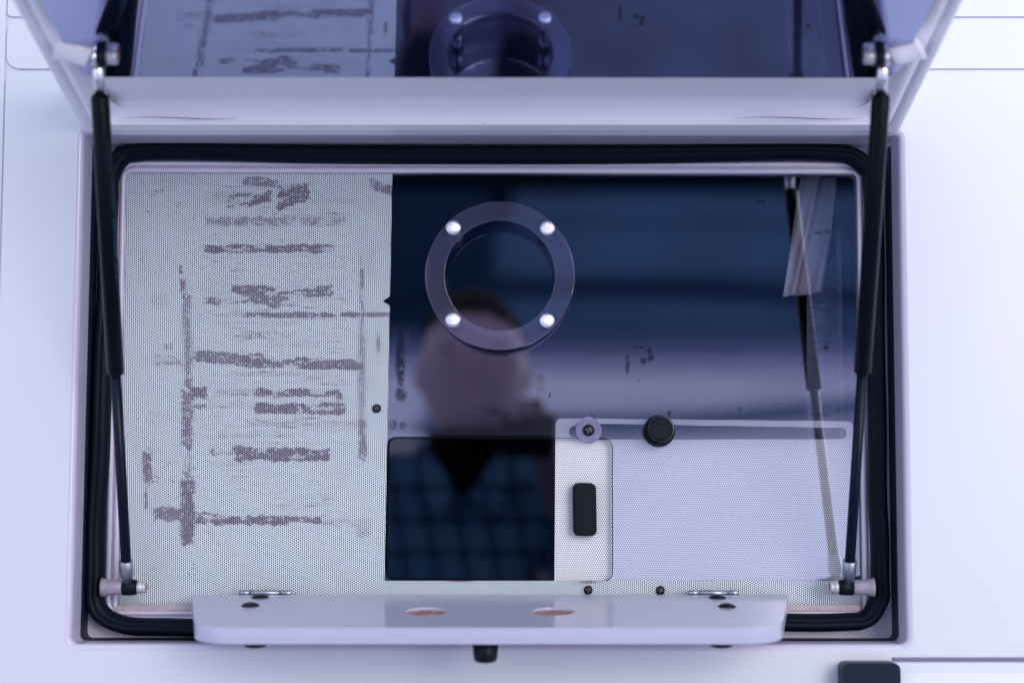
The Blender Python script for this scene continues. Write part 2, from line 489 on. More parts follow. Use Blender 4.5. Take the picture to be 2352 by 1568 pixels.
# side rail at lower right with its end cap
rz1 = P(2200, 1524, YB - 0.012).z
rx0 = P(2066, 1560, YB - 0.016).x
sec = [(0.0, rz1 + 0.002), (-0.008, rz1 + 0.0005), (-0.014, rz1 - 0.008), (-0.016, rz1 - 0.02), (-0.016, rz1 - 0.075), (-0.010, rz1 - 0.085), (0.0, rz1 - 0.087)]
lp = [[Vector((x, YB + 0.001 + a, z)) for a, z in sec] for x in (rx0 - 0.004, XR)]
link('side_rail', loft([list(l) for l in lp], closed=True, cap=True), 'paint', truck, bevel=0.002)
M['shade_line'] = mat_simple('rail_shade_line', (0.16, 0.13, 0.26), 0.6)  # purple strip painted in as the shadow line above the rail
link('rail_shade_line', box(rx0 - 0.002, XR, YB - 0.003, YB + 0.001, rz1 + 0.0016, rz1 + 0.0046), 'shade_line', truck, bevel=0.0008)
c0, c1 = P(1934, 1521, YB - 0.02), P(2066, 1521, YB - 0.02)
capm = rrect([Vector((c0.x, 0, c0.z)), Vector((c1.x, 0, c1.z)), Vector((c1.x, 0, c1.z - 0.10)), Vector((c0.x, 0, c0.z - 0.10))], 0.006)
link('rail_end_cap', plate([capm], YB - 0.024, YB - 0.0005), 'navy', truck, bevel=0.006)
# cabin inside: lining walls, floor, ceiling (dark, lit only through the window)
ch = (-1.3, 1.3, 0.03, 1.9, -1.05, 0.95)
x0, x1, y0, y1, z0, z1 = ch
link('cabin_lining', loft_fix([(x0, y0, z0), (x1, y0, z0), (x1, y1, z0), (x0, y1, z0), (x0, y0, z1), (x1, y0, z1), (x1, y1, z1), (x0, y1, z1)],
     [(0, 1, 2, 3), (4, 5, 6, 7), (0, 1, 5, 4) , (1, 2, 6, 5), (2, 3, 7, 6), (3, 0, 4, 7)][:2] + [(1, 2, 6, 5), (2, 3, 7, 6), (3, 0, 4, 7)]), 'dark_inside', truck)
wo_ = rect(XLL, XR, ZB, ZT, 0)
link('inner_wall', plate([wo_, inset(rrect(gl_c, 0.004), 0.006)], 0.012, 0.028), 'dark_inside', truck)
link('roof', box(XLL, XR, YB + 0.002, 2.0, ZT, ZT + 0.03), 'paint', truck, bevel=0.01)
link('rear_wall', box(XLL, XR, 1.92, 2.0, ZB, ZT), 'paint', truck)
for sx in (XLL, XR - 0.03):
    link('end_wall', box(sx, sx + 0.03, YB + 0.008, 1.92, ZB, ZT), 'paint', truck)
link('truck_floor', box(XLL, XR, YB + 0.008, 1.92, ZB - 0.03, ZB), 'navy', truck)
for wx in (-1.2, 1.25):
    wh = link('wheel', lathe((wx, 0.03, -1.02), (0, 1, 0), [(0, 0.20), (0, 0.31), (0.02, 0.33), (0.17, 0.33), (0.19, 0.31), (0.19, 0.2)], 40), 'rubber', truck, smooth=True)
    link('rim', lathe((wx, 0.025, -1.02), (0, 1, 0), [(0.02, 0.05), (0.0, 0.07), (0.04, 0.12), (0.0, 0.2), (0.03, 0.205)], 32), 'steel', wh, smooth=True)

# ================================================================== WINDOW
win = base(empty('service_window', (0, 0, P(1176, 1400, 0).z), label='serving window with perforated white film around dark clear glass, inside the black rubber seal', cat='window'))
pane_loop = inset(rrect(gl_c, 0.004), 0.004)
op_c = [P(888, 1004, 0), P(1406, 1007, 0), P(1407, 1334, 0), P(884, 1331, 0)]
op_loop = rrect(op_c, 0.0085, 8)
link('glass_pane', plate([pane_loop, op_loop], 0.0003, 0.0050), 'glass', win)
# cut edge of the pass-through opening
edge = inset(op_loop, 0.0006)
link('opening_edge', loft([[Vector((p.x, 0.0002, p.z)) for p in edge], [Vector((p.x, 0.0002, p.z)) for p in op_loop], [Vector((p.x, 0.0052, p.z)) for p in op_loop], [Vector((p.x, 0.0052, p.z)) for p in edge]]), 'plastic', win)

# ---- stain painting
def vnoise(x, y, seed):
    r = np.random.RandomState(seed); T = r.rand(256, 256)
    xi, yi = np.floor(x).astype(int), np.floor(y).astype(int)
    fx, fy = x - xi, y - yi; fx = fx * fx * (3 - 2 * fx); fy = fy * fy * (3 - 2 * fy)
    g_ = lambda a, b: T[a % 256, b % 256]
    return (g_(xi, yi) * (1 - fx) + g_(xi + 1, yi) * fx) * (1 - fy) + (g_(xi, yi + 1) * (1 - fx) + g_(xi + 1, yi + 1) * fx) * fy
def fbm(x, y, seed, o=4):
    s = 0; a = 0.5
    for k in range(o):
        s = s + a * vnoise(x * 2 ** k, y * 2 ** k, seed + k); a *= 0.55
    return s / 1.0
# (u0, u1, v centre, height, strength, slope) of the rubbed-off tape marks, in the window's own layout
SM = [(562, 632, 418, 14, .7, .1), (478, 560, 452, 18, .45, 0), (528, 572, 457, 20, .95, -.3), (574, 618, 457, 20, .95, -.3), (640, 705, 452, 28, .95, -.3), (640, 690, 432, 12, .6, 0),
      (352, 402, 437, 10, .55, -.3), (350, 470, 412, 16, .35, 0), (855, 900, 430, 18, .8, .35), (478, 790, 508, 15, .6, 0), (650, 760, 508, 16, .4, 0), (700, 820, 462, 9, .4, 0),
      (475, 765, 571, 13, .95, 0), (470, 560, 571, 14, .3, 0), (535, 625, 667, 17, .95, .05), (560, 640, 684, 24, .8, .25), (640, 760, 674, 16, .85, -.12), (475, 560, 690, 12, .75, 0), (470, 740, 672, 30, .3, 0),
      (455, 560, 722, 7, .5, 0), (560, 765, 723, 8, .85, 0), (470, 790, 590, 5, .25, 0), (480, 820, 640, 5, .2, 0), (470, 800, 878, 5, .3, 0), (490, 800, 1018, 5, .3, 0), (788, 893, 722, 8, .85, 0), (600, 680, 742, 10, .4, 0), (560, 672, 770, 12, .55, 0), (620, 730, 790, 10, .35, 0), (380, 395, 795, 9, .6, 0),
      (355, 440, 828, 16, .6, 0), (440, 560, 820, 20, .8, .1), (560, 600, 828, 22, .95, 0), (590, 830, 835, 16, .95, .02), (530, 780, 858, 8, .45, 0),
      (438, 470, 900, 16, 1.0, 0), (500, 600, 900, 12, .5, 0), (590, 780, 902, 13, .95, 0), (440, 480, 932, 8, .6, 0), (480, 590, 932, 10, .4, 0), (590, 682, 938, 16, 1.0, 0), (695, 790, 938, 18, .95, 0),
      (570, 830, 972, 9, .5, 0), (700, 840, 980, 14, .3, 0), (480, 600, 1000, 7, .5, 0), (600, 700, 1000, 7, .3, 0), (485, 560, 1038, 12, .7, 0), (540, 752, 1043, 21, 1.0, .02),
      (358, 430, 1180, 22, .85, 0), (430, 498, 1188, 18, .9, 0), (498, 675, 1194, 15, 1.0, 0), (672, 735, 1194, 10, .9, 0), (745, 845, 1200, 12, .5, 0), (820, 845, 1212, 24, .5, 0),
      (480, 560, 1062, 7, .3, 0), (350, 380, 690, 18, .4, 0), (330, 370, 830, 12, .3, 0)]
SV = [(415, 8, 600, 640, .9), (420, 12, 635, 690, .9), (427, 20, 690, 790, .6), (432, 24, 760, 860, .55), (437, 12, 860, 910, .7), (430, 28, 895, 1030, .75), (430, 30, 1090, 1255, 1.0), (425, 10, 1070, 1100, .5),
      (831, 16, 740, 800, .5), (830, 20, 770, 960, .6), (832, 18, 960, 1060, .75), (869, 10, 770, 812, .8), (833, 8, 1020, 1056, .7), (337, 20, 1030, 1110, .85), (335, 8, 1110, 1175, .7),
      (850, 20, 560, 640, .3), (845, 16, 860, 900, .3), (405, 10, 1180, 1200, .6)]
def film_stain(u, v):
    s = np.zeros_like(u)
    n1 = fbm(u / 9.0, v / 6.0, 3); n2 = fbm(u / 40.0, v / 14.0, 11); n3 = fbm(u / 3.5, v / 3.0, 23)
    wob = (fbm(u / 30.0, v * 0 + 1.5, 31) - 0.45) * 14
    for i, (a, b, vc, h, st, sl) in enumerate(SM):
        h = h * 1.45; e = (fbm(u / 13.0 + i * 7.1, v * 0 + i * 3.3, 40 + i) - 0.45) * h * 0.8
        dv_ = (v - vc - wob * 0.5 - sl * (u - (a + b) / 2)) / (h * 0.5 + e * 0.6)
        du = (np.minimum(u - a, b - u) + 7) / 6.0
        m = np.clip((1.15 - np.abs(dv_) ** 2) * 2.2, 0, 1) * np.clip(du + (n1 - .45) * 3, 0, 1)
        s = np.maximum(s, m * st * np.clip((n2 - 0.20) * 4.2, 0.45, 1) * np.clip((n3 - .18) * 3.4, .45, 1))
    for i, (uc, w, a, b, st) in enumerate(SV):
        e = (fbm(v / 13.0 + i * 5.1, u * 0 + i * 3.3, 90 + i) - 0.45) * w
        w = w * 1.3; du = (u - uc - e * 0.3) / (w * 0.5 + e * 0.4)
        dv_ = np.minimum(v - a, b - v) / 10.0
        m = np.clip(1.25 - np.abs(du) ** 2, 0, 1) * np.clip(dv_ + (n1 - .45) * 4, 0, 1)
        s = np.maximum(s, m * st * np.clip((n1 - 0.12) * 4.0, 0.35, 1) * np.clip((n3 - .18) * 3.2, .45, 1))
    # fine dragged streaks across the old print, and the faint frame round it
    box_ = np.clip((u - 465) / 25, 0, 1) * np.clip((815 - u) / 25, 0, 1) * np.clip((v - 405) / 12, 0, 1) * np.clip((1215 - v) / 20, 0, 1)
    st_ = np.clip((fbm(u / 55.0, v / 2.6, 131) - 0.56) * 9, 0, 1) * np.clip((fbm(u / 80.0, v / 36.0, 151) - 0.36) * 5, 0, 1)
    s = np.maximum(s, 0.55 * st_ * box_)
    for (uc, w, a, b) in ((431, 15, 640, 1250), (831, 10, 560, 1060)):
        m = np.clip(1.5 - np.abs(u - uc) / w * 1.5, 0, 1) * np.clip((v - a) / 30, 0, 1) * np.clip((b - v) / 30, 0, 1)
        s = np.maximum(s, 0.62 * m * np.clip((fbm(u / 5.0, v / 16.0, 171) - 0.22) * 3.2, 0.15, 1))
    # stray rubbed specks, mostly toward the left edge
    sp = np.clip((fbm(u / 7.0 + 40, v / 5.0, 55) - 0.66) * 14, 0, 1) * np.clip((fbm(u / 60.0, v / 60.0, 61) - 0.42) * 5, 0, 1) * np.clip((560 - u) / 120, 0.25, 1)
    return np.maximum(s, sp * 0.7)
def grid_sheet(left, right, v0, v1, nu, nv, y, attrs):
    """sheet whose left and right edges follow u = left(v), right(v)"""
    vv = np.linspace(v0, v1, nv + 1); tt = np.linspace(0, 1, nu + 1)
    L = np.array([left(x) for x in vv]); R = np.array([right(x) for x in vv])
    U = L[:, None] * (1 - tt) + R[:, None] * tt; V = np.repeat(vv[:, None], nu + 1, 1)
    c, s_ = math.cos(PITCH), math.sin(PITCH)
    a, b = (U - CU) / FPX, (CV - V) / FPX
    t = (y + D) / (c - b * s_)
    co = np.stack([a * t, np.full_like(U, y), (s_ + b * c) * t], -1).reshape(-1, 3)
    i, j = np.meshgrid(np.arange(nv), np.arange(nu), indexing='ij')
    a0 = (i * (nu + 1) + j).ravel()
    fc = np.stack([a0, a0 + 1, a0 + nu + 2, a0 + nu + 1], -1)
    me = bpy.data.meshes.new('sheet')
    me.vertices.add(len(co)); me.vertices.foreach_set('co', co.ravel())
    me.loops.add(fc.size); me.loops.foreach_set('vertex_index', fc.ravel().astype(np.int32))
    me.polygons.add(len(fc)); me.polygons.foreach_set('loop_start', np.arange(0, fc.size, 4, dtype=np.int32))
    me.polygons.foreach_set('loop_total', np.full(len(fc), 4, dtype=np.int32))
    me.update(calc_edges=True)
    for nm, fn in attrs.items():
        at = me.attributes.new(nm, 'FLOAT', 'POINT'); at.data.foreach_set('value', fn(U, V).ravel().astype(np.float32))
    return me
def right_edge(v):
    u = 901 - 18 * (v - 398) / 935.0
    u += 0.8 * math.sin(v * 0.9) + 0.5 * math.sin(v * 2.3)
    if 680 < v < 702: u -= 17 * (1 - abs(v - 692) / (12 if v < 692 else 10))     # torn notch
    return u
film = link('perforated_film', grid_sheet(lambda v: 290 - 17 * (v - 398) / 1000, right_edge, 397, 1333, 300, 480, -0.0003, {'stain': film_stain}), 'film', win)
link('perforated_film', grid_sheet(lambda v: 290 - 17 * (v - 398) / 1000, lambda v: 1980, 1333, 1401, 400, 30, -0.0003,
     {'stain': lambda u, v: film_stain(u, v) * 0 + 0.75 * np.exp(-((u - 1350) / 34) ** 2 - ((v - 1336) / 5) ** 2) + 0.8 * np.exp(-((u - 1060) / 40) ** 2 - ((v - 1334) / 3) ** 2)}), 'film', win)
# film sheets are only vinyl-thin: give the vinyl its 0.15 mm
# ---- dirt on the clear glass
DS = [(920, 16, 770, 885, .9), (914, 12, 800, 865, .6), (921, 22, 890, 920, .8), (948, 10, 760, 790, .2), (1441, 8, 815, 856, .75), (1478, 12, 822, 834, .9), (1495, 14, 815, 828, .8), (1492, 8, 798, 812, .8), (1467, 26, 795, 800, .6), (1538, 9, 942, 954, .8),
      (1900, 14, 528, 536, .9), (1880, 16, 532, 538, .6), (1897, 10, 794, 803, 1), (1930, 8, 941, 946, 1), (1748, 20, 460, 466, .5), (900, 22, 965, 985, .6), (925, 16, 970, 985, .5), (1240, 24, 860, 900, .2), (1135, 34, 938, 955, .45), (1700, 8, 936, 942, .7)]
def dirt_s(u, v):
    s = np.zeros_like(u); n = fbm(u / 6, v / 9, 77)
    for (uc, w, a, b, st) in DS:
        m = np.clip(1.4 - ((u - uc) / (w * .6)) ** 2 - ((v - (a + b) / 2) / ((b - a) * .6)) ** 2, 0, 1)
        s = np.maximum(s, m * st * np.clip((n - .2) * 3, .2, 1))
    return s
def speck(u, v): return np.clip((v - 740) / 180, 0.02, 1) * np.clip((v - 500) / 300, 0, 1)
link('window_dirt', grid_sheet(lambda v: 905 - 18 * (v - 398) / 935, lambda v: 1966, 402, 1000, 420, 240, -0.0002, {'stain': dirt_s, 'speck': speck}), 'dirt', win, kind='stuff')
# ---- screws on the window
def screw(u, v, y, parent, r=0.0041, mat='screw', name='screw'):
    c = P(u, v, y)
    s = link(name, lathe(c, (0, -1, 0), [(0, r), (0.0008, r), (0.0022, r * .82), (0.003, r * .45), (0.0031, 0.0001)], 24), mat, parent, smooth=True)
    bm = bmesh.new()
    for a in (0.3, 0.3 + PI / 2):
        mt = Matrix.Translation(c + Vector((0, -0.0031, 0))) @ Matrix.Rotation(a, 4, 'Y') @ Matrix.Diagonal((r * 1.15, 0.0008, r * 0.26, 1))
        bmesh.ops.create_cube(bm, size=1, matrix=mt)
    link('cross_slot', bm_mesh(bm), 'dark_inside' if mat != 'screw' else 'chrome_dim', s)
    return s
M['chrome_dim'] = mat_simple('worn_slot', (0.10, 0.09, 0.11), 0.4, 0.6, scale=150)
screw(865, 938, -0.0008, win)
screw(1351, 1354, -0.0008, win)
screw(1517, 1355, -0.0008, win)
# ---- speech ring on four stand-offs
RY = -0.038
rc = P(1148, 632, RY); ro, ri = 0.0, 0.0
ro = (P(1148 + 171.5, 632, RY) - rc).length; ri = (P(1148 + 127.5, 632, RY) - rc).length
ring = link('speech_ring', plate([circ(rc, ro, 96), circ(rc, ri, 96)], RY, RY + 0.005), 'ring', win, bevel=0.0006)
# clear collar behind the ring
col_loops = []
for (rr, y) in ((ro * 0.996, RY + 0.0052), (ro * 0.996, RY + 0.0365), (ro * 0.978, RY + 0.0365)):
    col_loops.append([Vector((p.x, y, p.z)) for p in circ(rc, rr, 96)])
M['collar'] = glass_mat('ring_collar', (0.40, 0.42, 0.56), 0.05, 0.1)
link('ring_collar', loft(col_loops), 'collar', ring, smooth=True)
for (u, v) in ((1041, 523), (1257, 524), (1040, 735), (1256, 736)):
    c = P(u, v, RY)
    st = link('standoff_bolt', lathe(c, (0, 1, 0), [(-0.0031, 0.0001), (-0.0030, 0.0038), (-0.0026, 0.0052), (-0.0016, 0.0065), (-0.0006, 0.0069), (-0.0001, 0.0069)], 28), 'bolt', ring, smooth=True)
    link('spacer', lathe(c, (0, 1, 0), [(0.0051, 0.0058), (0.0375, 0.0058)], 20), 'collar', ring, smooth=True)
    link('spacer', lathe(c, (0, 1, 0), [(0.0051, 0.0022), (0.0375, 0.0022)], 14), 'steel', ring, smooth=True)

# ---- sliding pane behind the glass
slide = link('sliding_pane', plate([rrect([P(1274, 960, 0.008), P(1961, 968, 0.008), P(1961, 1396, 0.008), P(1274, 1396, 0.008)], 0.006)], 0.0086, 0.0116), 'glass_inner', win)
YS = 0.0080
def PZ(u, v, y=YS): return P(u, v, y)
f_out = rrect([PZ(1276, 960), PZ(1961, 967), PZ(1961, 1396), PZ(1273, 1396)], [0.006, 0.006, 0, 0])
slot = []
wc = PZ(1352, 988)
wr = 0.0122
# slot with its washer cut-out
sl0, sl1 = PZ(1320, 991), PZ(1932, 995)
hr = 0.0052
dirv = (sl1 - sl0).normalized(); nrm = Vector((-dirv.z, 0, dirv.x))
pts = []
for k in range(9):
    a = PI / 2 + PI * k / 8; pts.append(sl0 + dirv * (hr * math.cos(a)) + nrm * (hr * math.sin(a)))
off = (wc - sl0).dot(dirv); dn = (wc - sl0).dot(nrm)
def wpts(sign):
    lo = []
    for k in range(13):
        a = PI * k / 12
        x, z = math.cos(a) * wr, math.sin(a) * wr * sign + dn
        if sign * z > hr: lo.append(sl0 + dirv * (off + (x if sign > 0 else x)) + nrm * z)
    return lo
low = wpts(-1)[::-1]; upp = wpts(1)
pts += low
for k in range(9):
    a = -PI / 2 + PI * k / 8; pts.append(sl1 + dirv * (hr * math.cos(a)) + nrm * (hr * math.sin(a)))
pts += upp
link('perforated_film', plate([f_out, pts], YS, YS + 0.0003), 'film_slider', slide)
link('washer', plate([circ(P(1352, 988, -0.001), 0.0119, 40), circ(P(1352, 988, -0.001), 0.002, 20)], -0.0016, -0.0002), 'washer', slide)
screw(1352, 988, -0.0017, slide, 0.0054)
# knob: knurled skirt and cap, bolted through the glass
kc = P(1513, 990, 0.0)
def knurl(c, r, n, y0, y1, amp=0.0005):
    l = [[Vector((c.x + (r + amp * (k % 2)) * math.cos(2 * PI * k / n), y, c.z + (r + amp * (k % 2)) * math.sin(2 * PI * k / n))) for k in range(n)] for y in (y0, y1)]
    return loft(l, cap=True)
knob = link('knob', knurl(kc, 0.0142, 60, -0.006, -0.0005, 0.0007), 'plastic', win)
link('knob_cap', lathe(P(1519, 985, -0.018), (0, 1, 0), [(-0.001, 0.0001), (-0.001, 0.0094), (0, 0.0108), (0.004, 0.0118), (0.0115, 0.0122)], 40), 'plastic', knob, smooth=False, bevel=0.0006)
# pull handle
hc = [P(1315, 1108, -0.002), P(1369, 1109, -0.002), P(1371, 1231, -0.002), P(1317, 1230, -0.002)]
hl = rrect(hc, 0.0055)
link('pull_handle', plate([hl], -0.002, YS - 0.0001), 'plastic', slide, bevel=0.0016)
hi_ = inset(hl, -0.0022)
link('handle_grip', plate([hi_], -0.0034, -0.0021), 'plastic', slide, bevel=0.0008)
# fixed inner pane behind the pass-through
link('inner_pane', plate([rrect([P(700, 992, 0.014), P(1420, 992, 0.014), P(1420, 1395, 0.014), P(700, 1395, 0.014)], 0.003)], 0.0150, 0.0180), 'glass_inner', win)

# ================================================================== LID
TH = math.radians(14.0)
THM = math.radians(11.6)
zh = (oc[0].z + oc[1].z) / 2
hinge = Vector((0, YB - 0.002, zh))
lid = empty('hatch_lid', hinge, (0, 0, 0), label='white hatch lid propped open above the window, dark mirror-like panel on its underside', cat='hatch')
base(lid)
sv = Vector((0, -math.cos(TH), math.sin(TH))); nv_ = Vector((0, math.sin(TH), math.cos(TH)))
def LP(x, s, n): return hinge + Vector((x, 0, 0)) + sv * s + nv_ * n
xL, xR = oc[0].x + 0.0005, oc[1].x - 0.0005
LEN = 0.485
def sect_ring(profile):
    """ring of given (inset from the lid's edge, n) sections swept round the lid's rectangle"""
    v, f = [], []
    for (ins, n) in profile:
        r = max(0.004, 0.022 - 0.25 * ins)
        x0_, x1_, s0, s1 = xL + ins, xR - ins, ins, LEN - ins
        c4 = [Vector((x0_, 0, s0)), Vector((x1_, 0, s0)), Vector((x1_, 0, s1)), Vector((x0_, 0, s1))]
        lp_ = rrect(c4, [0.003 + ins * .3] * 2 + [r, r], 6)
        v += [LP(p.x, p.z, n) for p in lp_]
        nn = len(lp_)
    for j in range(len(profile) - 1):
        for i in range(nn):
            a, b = j * nn + i, j * nn + (i + 1) % nn
            f.append((a, b, b + nn, a + nn))
    return loft_fix(v, f)
# outer skin edge, narrow return lip, crease, rolled inner rim, reveal up to the panel
prof = [(0.0, 0.040), (0.0, 0.003), (0.0008, 0.0008), (0.003, 0.0), (0.0105, 0.0), (0.0115, 0.0012), (0.0122, 0.0012), (0.0135, -0.0006), (0.018, -0.0014), (0.024, -0.0004), (0.0275, 0.0025), (0.0300, 0.0075), (0.0340, 0.0095)]
ob = link('lid_frame', sect_ring(prof), 'paint_lightened', lid, smooth=True)
# hinge side: wider bottom rail, cove and border strip in front of the panel
def img_v(p):
    vec = p - Vector((0, -D, 0)); c, s_ = math.cos(PITCH), math.sin(PITCH)
    return CV - FPX * (-vec.y * s_ + vec.z * c) / (vec.y * c + vec.z * s_)
def s_at(v, n):
    lo, hi = 0.0, 0.3
    for _ in range(40):
        m = (lo + hi) / 2
        if img_v(LP(0, m, n)) > v: lo = m
        else: hi = m
    return lo
hs = [(0.0012, -0.0004), (0.004, -0.0028), (0.012, -0.0040)]
n0_ = -0.0050
hs += [(s_at(300, n0_), n0_), (s_at(287, n0_), n0_)]
s285 = hs[-1][0]
hs += [(s285 + 0.0016, n0_ + 0.0012), (s_at(277, -0.0005), -0.0005), (s_at(234, 0.0135), 0.0135), (s_at(228, 0.0150), 0.0150), (s_at(222, 0.0150), 0.0150), (s_at(220, 0.0145), 0.0145), (s_at(196, 0.0080), 0.0080), (s_at(172, 0.0020), 0.0020), (s_at(150, -0.001), -0.001)]
v, f = [], []
for (s_, n_) in hs:
    for x in (xL + 0.0245, xR - 0.0245): v.append(LP(x, s_, n_))
for j in range(len(hs) - 1): f.append((2 * j, 2 * j + 1, 2 * j + 3, 2 * j + 2))
nb = len(v)
me_ = loft_fix(v, f)
link('hinge_rail', me_, 'paint_lightened', lid, bevel=0.0012)
um = Vector((0, -math.cos(THM), math.sin(THM))); nm_ = Vector((0, math.sin(THM), math.cos(THM)))
def MP(x, s, n): return hinge + Vector((x, 0, -0.0056)) + um * s + nm_ * n
def s_atm(v):
    lo, hi = 0.0, 0.3
    for _ in range(40):
        m = (lo + hi) / 2
        if img_v(MP(0, m, 0)) > v: lo = m
        else: hi = m
    return lo
def lid_sheet(x0_, x1_, s0, s1, n0, n1, r=0.01):
    lp_ = rrect([Vector((x0_, 0, s1)), Vector((x1_, 0, s1)), Vector((x1_, 0, s0)), Vector((x0_, 0, s0))], r, 6)
    l0 = [LP(p.x, p.z, n0) for p in lp_]; l1 = [LP(p.x, p.z, n1) for p in lp_]
    return loft([l0, l1], cap=True)
lp_ = rrect([Vector((xL + 0.0305, 0, LEN - 0.03)), Vector((xR - 0.0305, 0, LEN - 0.03)), Vector((xR - 0.0305, 0, s_atm(180))), Vector((xL + 0.0305, 0, s_atm(178)))], 0.014, 8)
link('mirror_panel', loft([[MP(p.x, p.z, 0) for p in lp_], [MP(p.x, p.z, 0.004) for p in lp_]], cap=True), 'mirror', lid, bevel=0.0006)
link('lid_skin', lid_sheet(xL, xR, 0.0, LEN, 0.038, 0.042, 0.006), 'paint', lid, bevel=0.001)
# fine scratches on the hinge rail
M['scratch'] = mat_simple('scratch', (0.20, 0.10, 0.22), 0.6)
def scratch(u0, v0, u1, v1, bend, w=0.0004, y=YB - 0.045):
    pts_ = [P(u0 + (u1 - u0) * t, v0 + (v1 - v0) * t + bend * math.sin(PI * t), y) for t in [k / 12 for k in range(13)]]
    # press onto the rail's underside
    pts_ = [LP(p.x, 0.034 + 0.0018 * math.sin(i * .5), -0.00125) for i, p in enumerate(pts_)]
    return tube(pts_, [w * (0.2 + math.sin(PI * i / 12)) for i in range(13)], 5)
link('scratch', scratch(270, 296, 540, 295, 2), 'scratch', lid)
link('scratch', scratch(1690, 298, 1985, 297, 3), 'scratch', lid)
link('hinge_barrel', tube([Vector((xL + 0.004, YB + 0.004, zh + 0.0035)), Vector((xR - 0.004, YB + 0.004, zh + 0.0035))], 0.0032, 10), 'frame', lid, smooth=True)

# ================================================================== GAS STRUTS
M['print'] = None
def strut(side, top_uv, tube0_uv, tube1_uv, low_uv, ytop, ylow, label):
    e = 1 if side < 0 else -1          # towards the middle
    T, L_ = P(*top_uv, ytop), P(*low_uv, ylow)
    o = base(empty('gas_strut', L_, label=label, cat='gas strut', group='gas struts of the hatch lid'))
    ax = (T - L_).normalized(); LN = (T - L_).length
    def at(uv):      # point on the strut's axis at image row v
        lo, hi = 0.0, 1.0
        for _ in range(40):
            m = (lo + hi) / 2; p = L_ + (T - L_) * m
            vec = p - Vector((0, -D, 0)); c, s_ = math.cos(PITCH), math.sin(PITCH)
            dep = vec.y * c + vec.z * s_; up = -vec.y * s_ + vec.z * c
            v = CV - FPX * up / dep
            if v > uv: lo = m
            else: hi = m
        return L_ + (T - L_) * lo
    a0, a1 = at(tube0_uv), at(tube1_uv)
    R = 0.0074
    h0 = (a0 - a1).length
    # tube with rounded shoulders
    tb = link('cylinder_tube', lathe(a1, ax, [(0, 0.005), (0.0005, R - 0.0015), (0.002, R), (h0 - 0.002, R), (h0 - 0.0004, R - 0.0012), (h0, 0.004)], 40), 'tube', o, smooth=True)
    # printed lettering, worn beyond reading: small blue dashes down the tube
    bm = bmesh.new(); rr = random.Random(3)
    side_v = (Vector((0, -1, 0)) - ax * Vector((0, -1, 0)).dot(ax)).normalized()
    w = ax.cross(side_v)
    ph = 0.9 * (1 if side > 0 else 1)
    h = h0 - 0.036
    for k in range(26):
        ln = rr.uniform(0.0012, 0.0042); gp = rr.uniform(0.0008, 0.0022)
        if k % 7 == 6: gp = 0.006
        for (aa, ab) in ((ph, ph + 0.10), (ph + 0.10, ph + 0.10 + rr.uniform(0.08, 0.28))):
            ring_ = []
            for a in (aa, ab):
                for hh in (h, h - ln * (1 if aa == ph else 0.55)):
                    ring_.append(bm.verts.new(a1 + ax * hh + (side_v * math.cos(a) + w * math.sin(a)) * (R + 0.00006)))
            bm.faces.new((ring_[0], ring_[1], ring_[3], ring_[2]))
        h -= ln + gp
    link('worn_print', bm_mesh(bm), mat_print, tb)
    # piston rod
    sh = (a1 - L_).length
    link('piston_rod', lathe(L_ + ax * 0.022, ax, [(0, 0.0042), (0.001, 0.0046), (sh - 0.022, 0.0046)], 28), 'rod', o, smooth=True)
    # lower end fitting: zinc sleeve, black eye, nylon ball cap
    link('end_fitting', lathe(L_ + ax * 0.004, ax, [(0, 0.0040), (0.0005, 0.0046), (0.0065, 0.0048), (0.008, 0.0062), (0.0225, 0.0062), (0.023, 0.0056)], 28), 'steel', o, smooth=True)
    X = Vector((e, 0, 0))
    link('ball_socket', lathe(L_ - X * 0.0042, X, [(0, 0.0055), (0.0005, 0.0072), (0.0085, 0.0072), (0.0125, 0.0064), (0.0128, 0.004)], 28), 'plastic', o, smooth=True)
    cp = link('ball_cap', lathe(L_ + X * 0.0086, X, [(0, 0.0045), (0.0005, 0.0056), (0.0042, 0.0055), (0.0048, 0.0048), (0.0056, 0.0052), (0.0076, 0.0051), (0.0080, 0.0044)], 28), 'nylon', o, smooth=True)
    link('bore', lathe(L_ + X * 0.0167, X, [(0, 0.0032), (0.0006, 0.0032)], 20), 'rust', cp)
    # upper end: chrome shank, clevis and ball stud
    link('end_fitting', lathe(a0 + ax * 0.0002, ax, [(0, 0.0046), (0.0215, 0.0048), (0.022, 0.0042)], 28), 'chrome', o, smooth=True)
    E = a0 + ax * 0.030
    link('clevis', lathe(E - X * 0.0046, X, [(0, 0.0060), (0.0005, 0.0076), (0.0045, 0.0076), (0.005, 0.006)], 28), 'chrome', o, smooth=True)
    link('ball_socket', lathe(E + X * 0.0005, X, [(0, 0.0065), (0.0003, 0.0078), (0.0058, 0.0078), (0.0062, 0.006)], 28), 'plastic', o, smooth=True)
    c2 = link('ball_cap', lathe(E + X * 0.0068, X, [(0, 0.0040), (0.0005, 0.0062), (0.0085, 0.0060), (0.0092, 0.005)], 28), 'nylon', o, smooth=True)
    link('bore', lathe(E + X * 0.0161, X, [(0, 0.0028), (0.0005, 0.0028)], 20), 'rust', c2)
    return o, E, L_, X
q = NT('faded_blue_print')
d1 = q.n('BsdfTransparent')
mat_print = q.end(q.mixs(0.55, d1.outputs[0], q.pbr((0.02, 0.10, 0.22), 0.5)))
oL = strut(-1, (224, 120), 217, 861, (293, 1348), -0.235, -0.026, 'black gas strut on the left, piston rod crossing the stained perforated film')
oR = strut(1, (2030, 120), 217, 858, (1948, 1348), -0.235, -0.026, 'black gas strut on the right, beside the clear end of the glass')
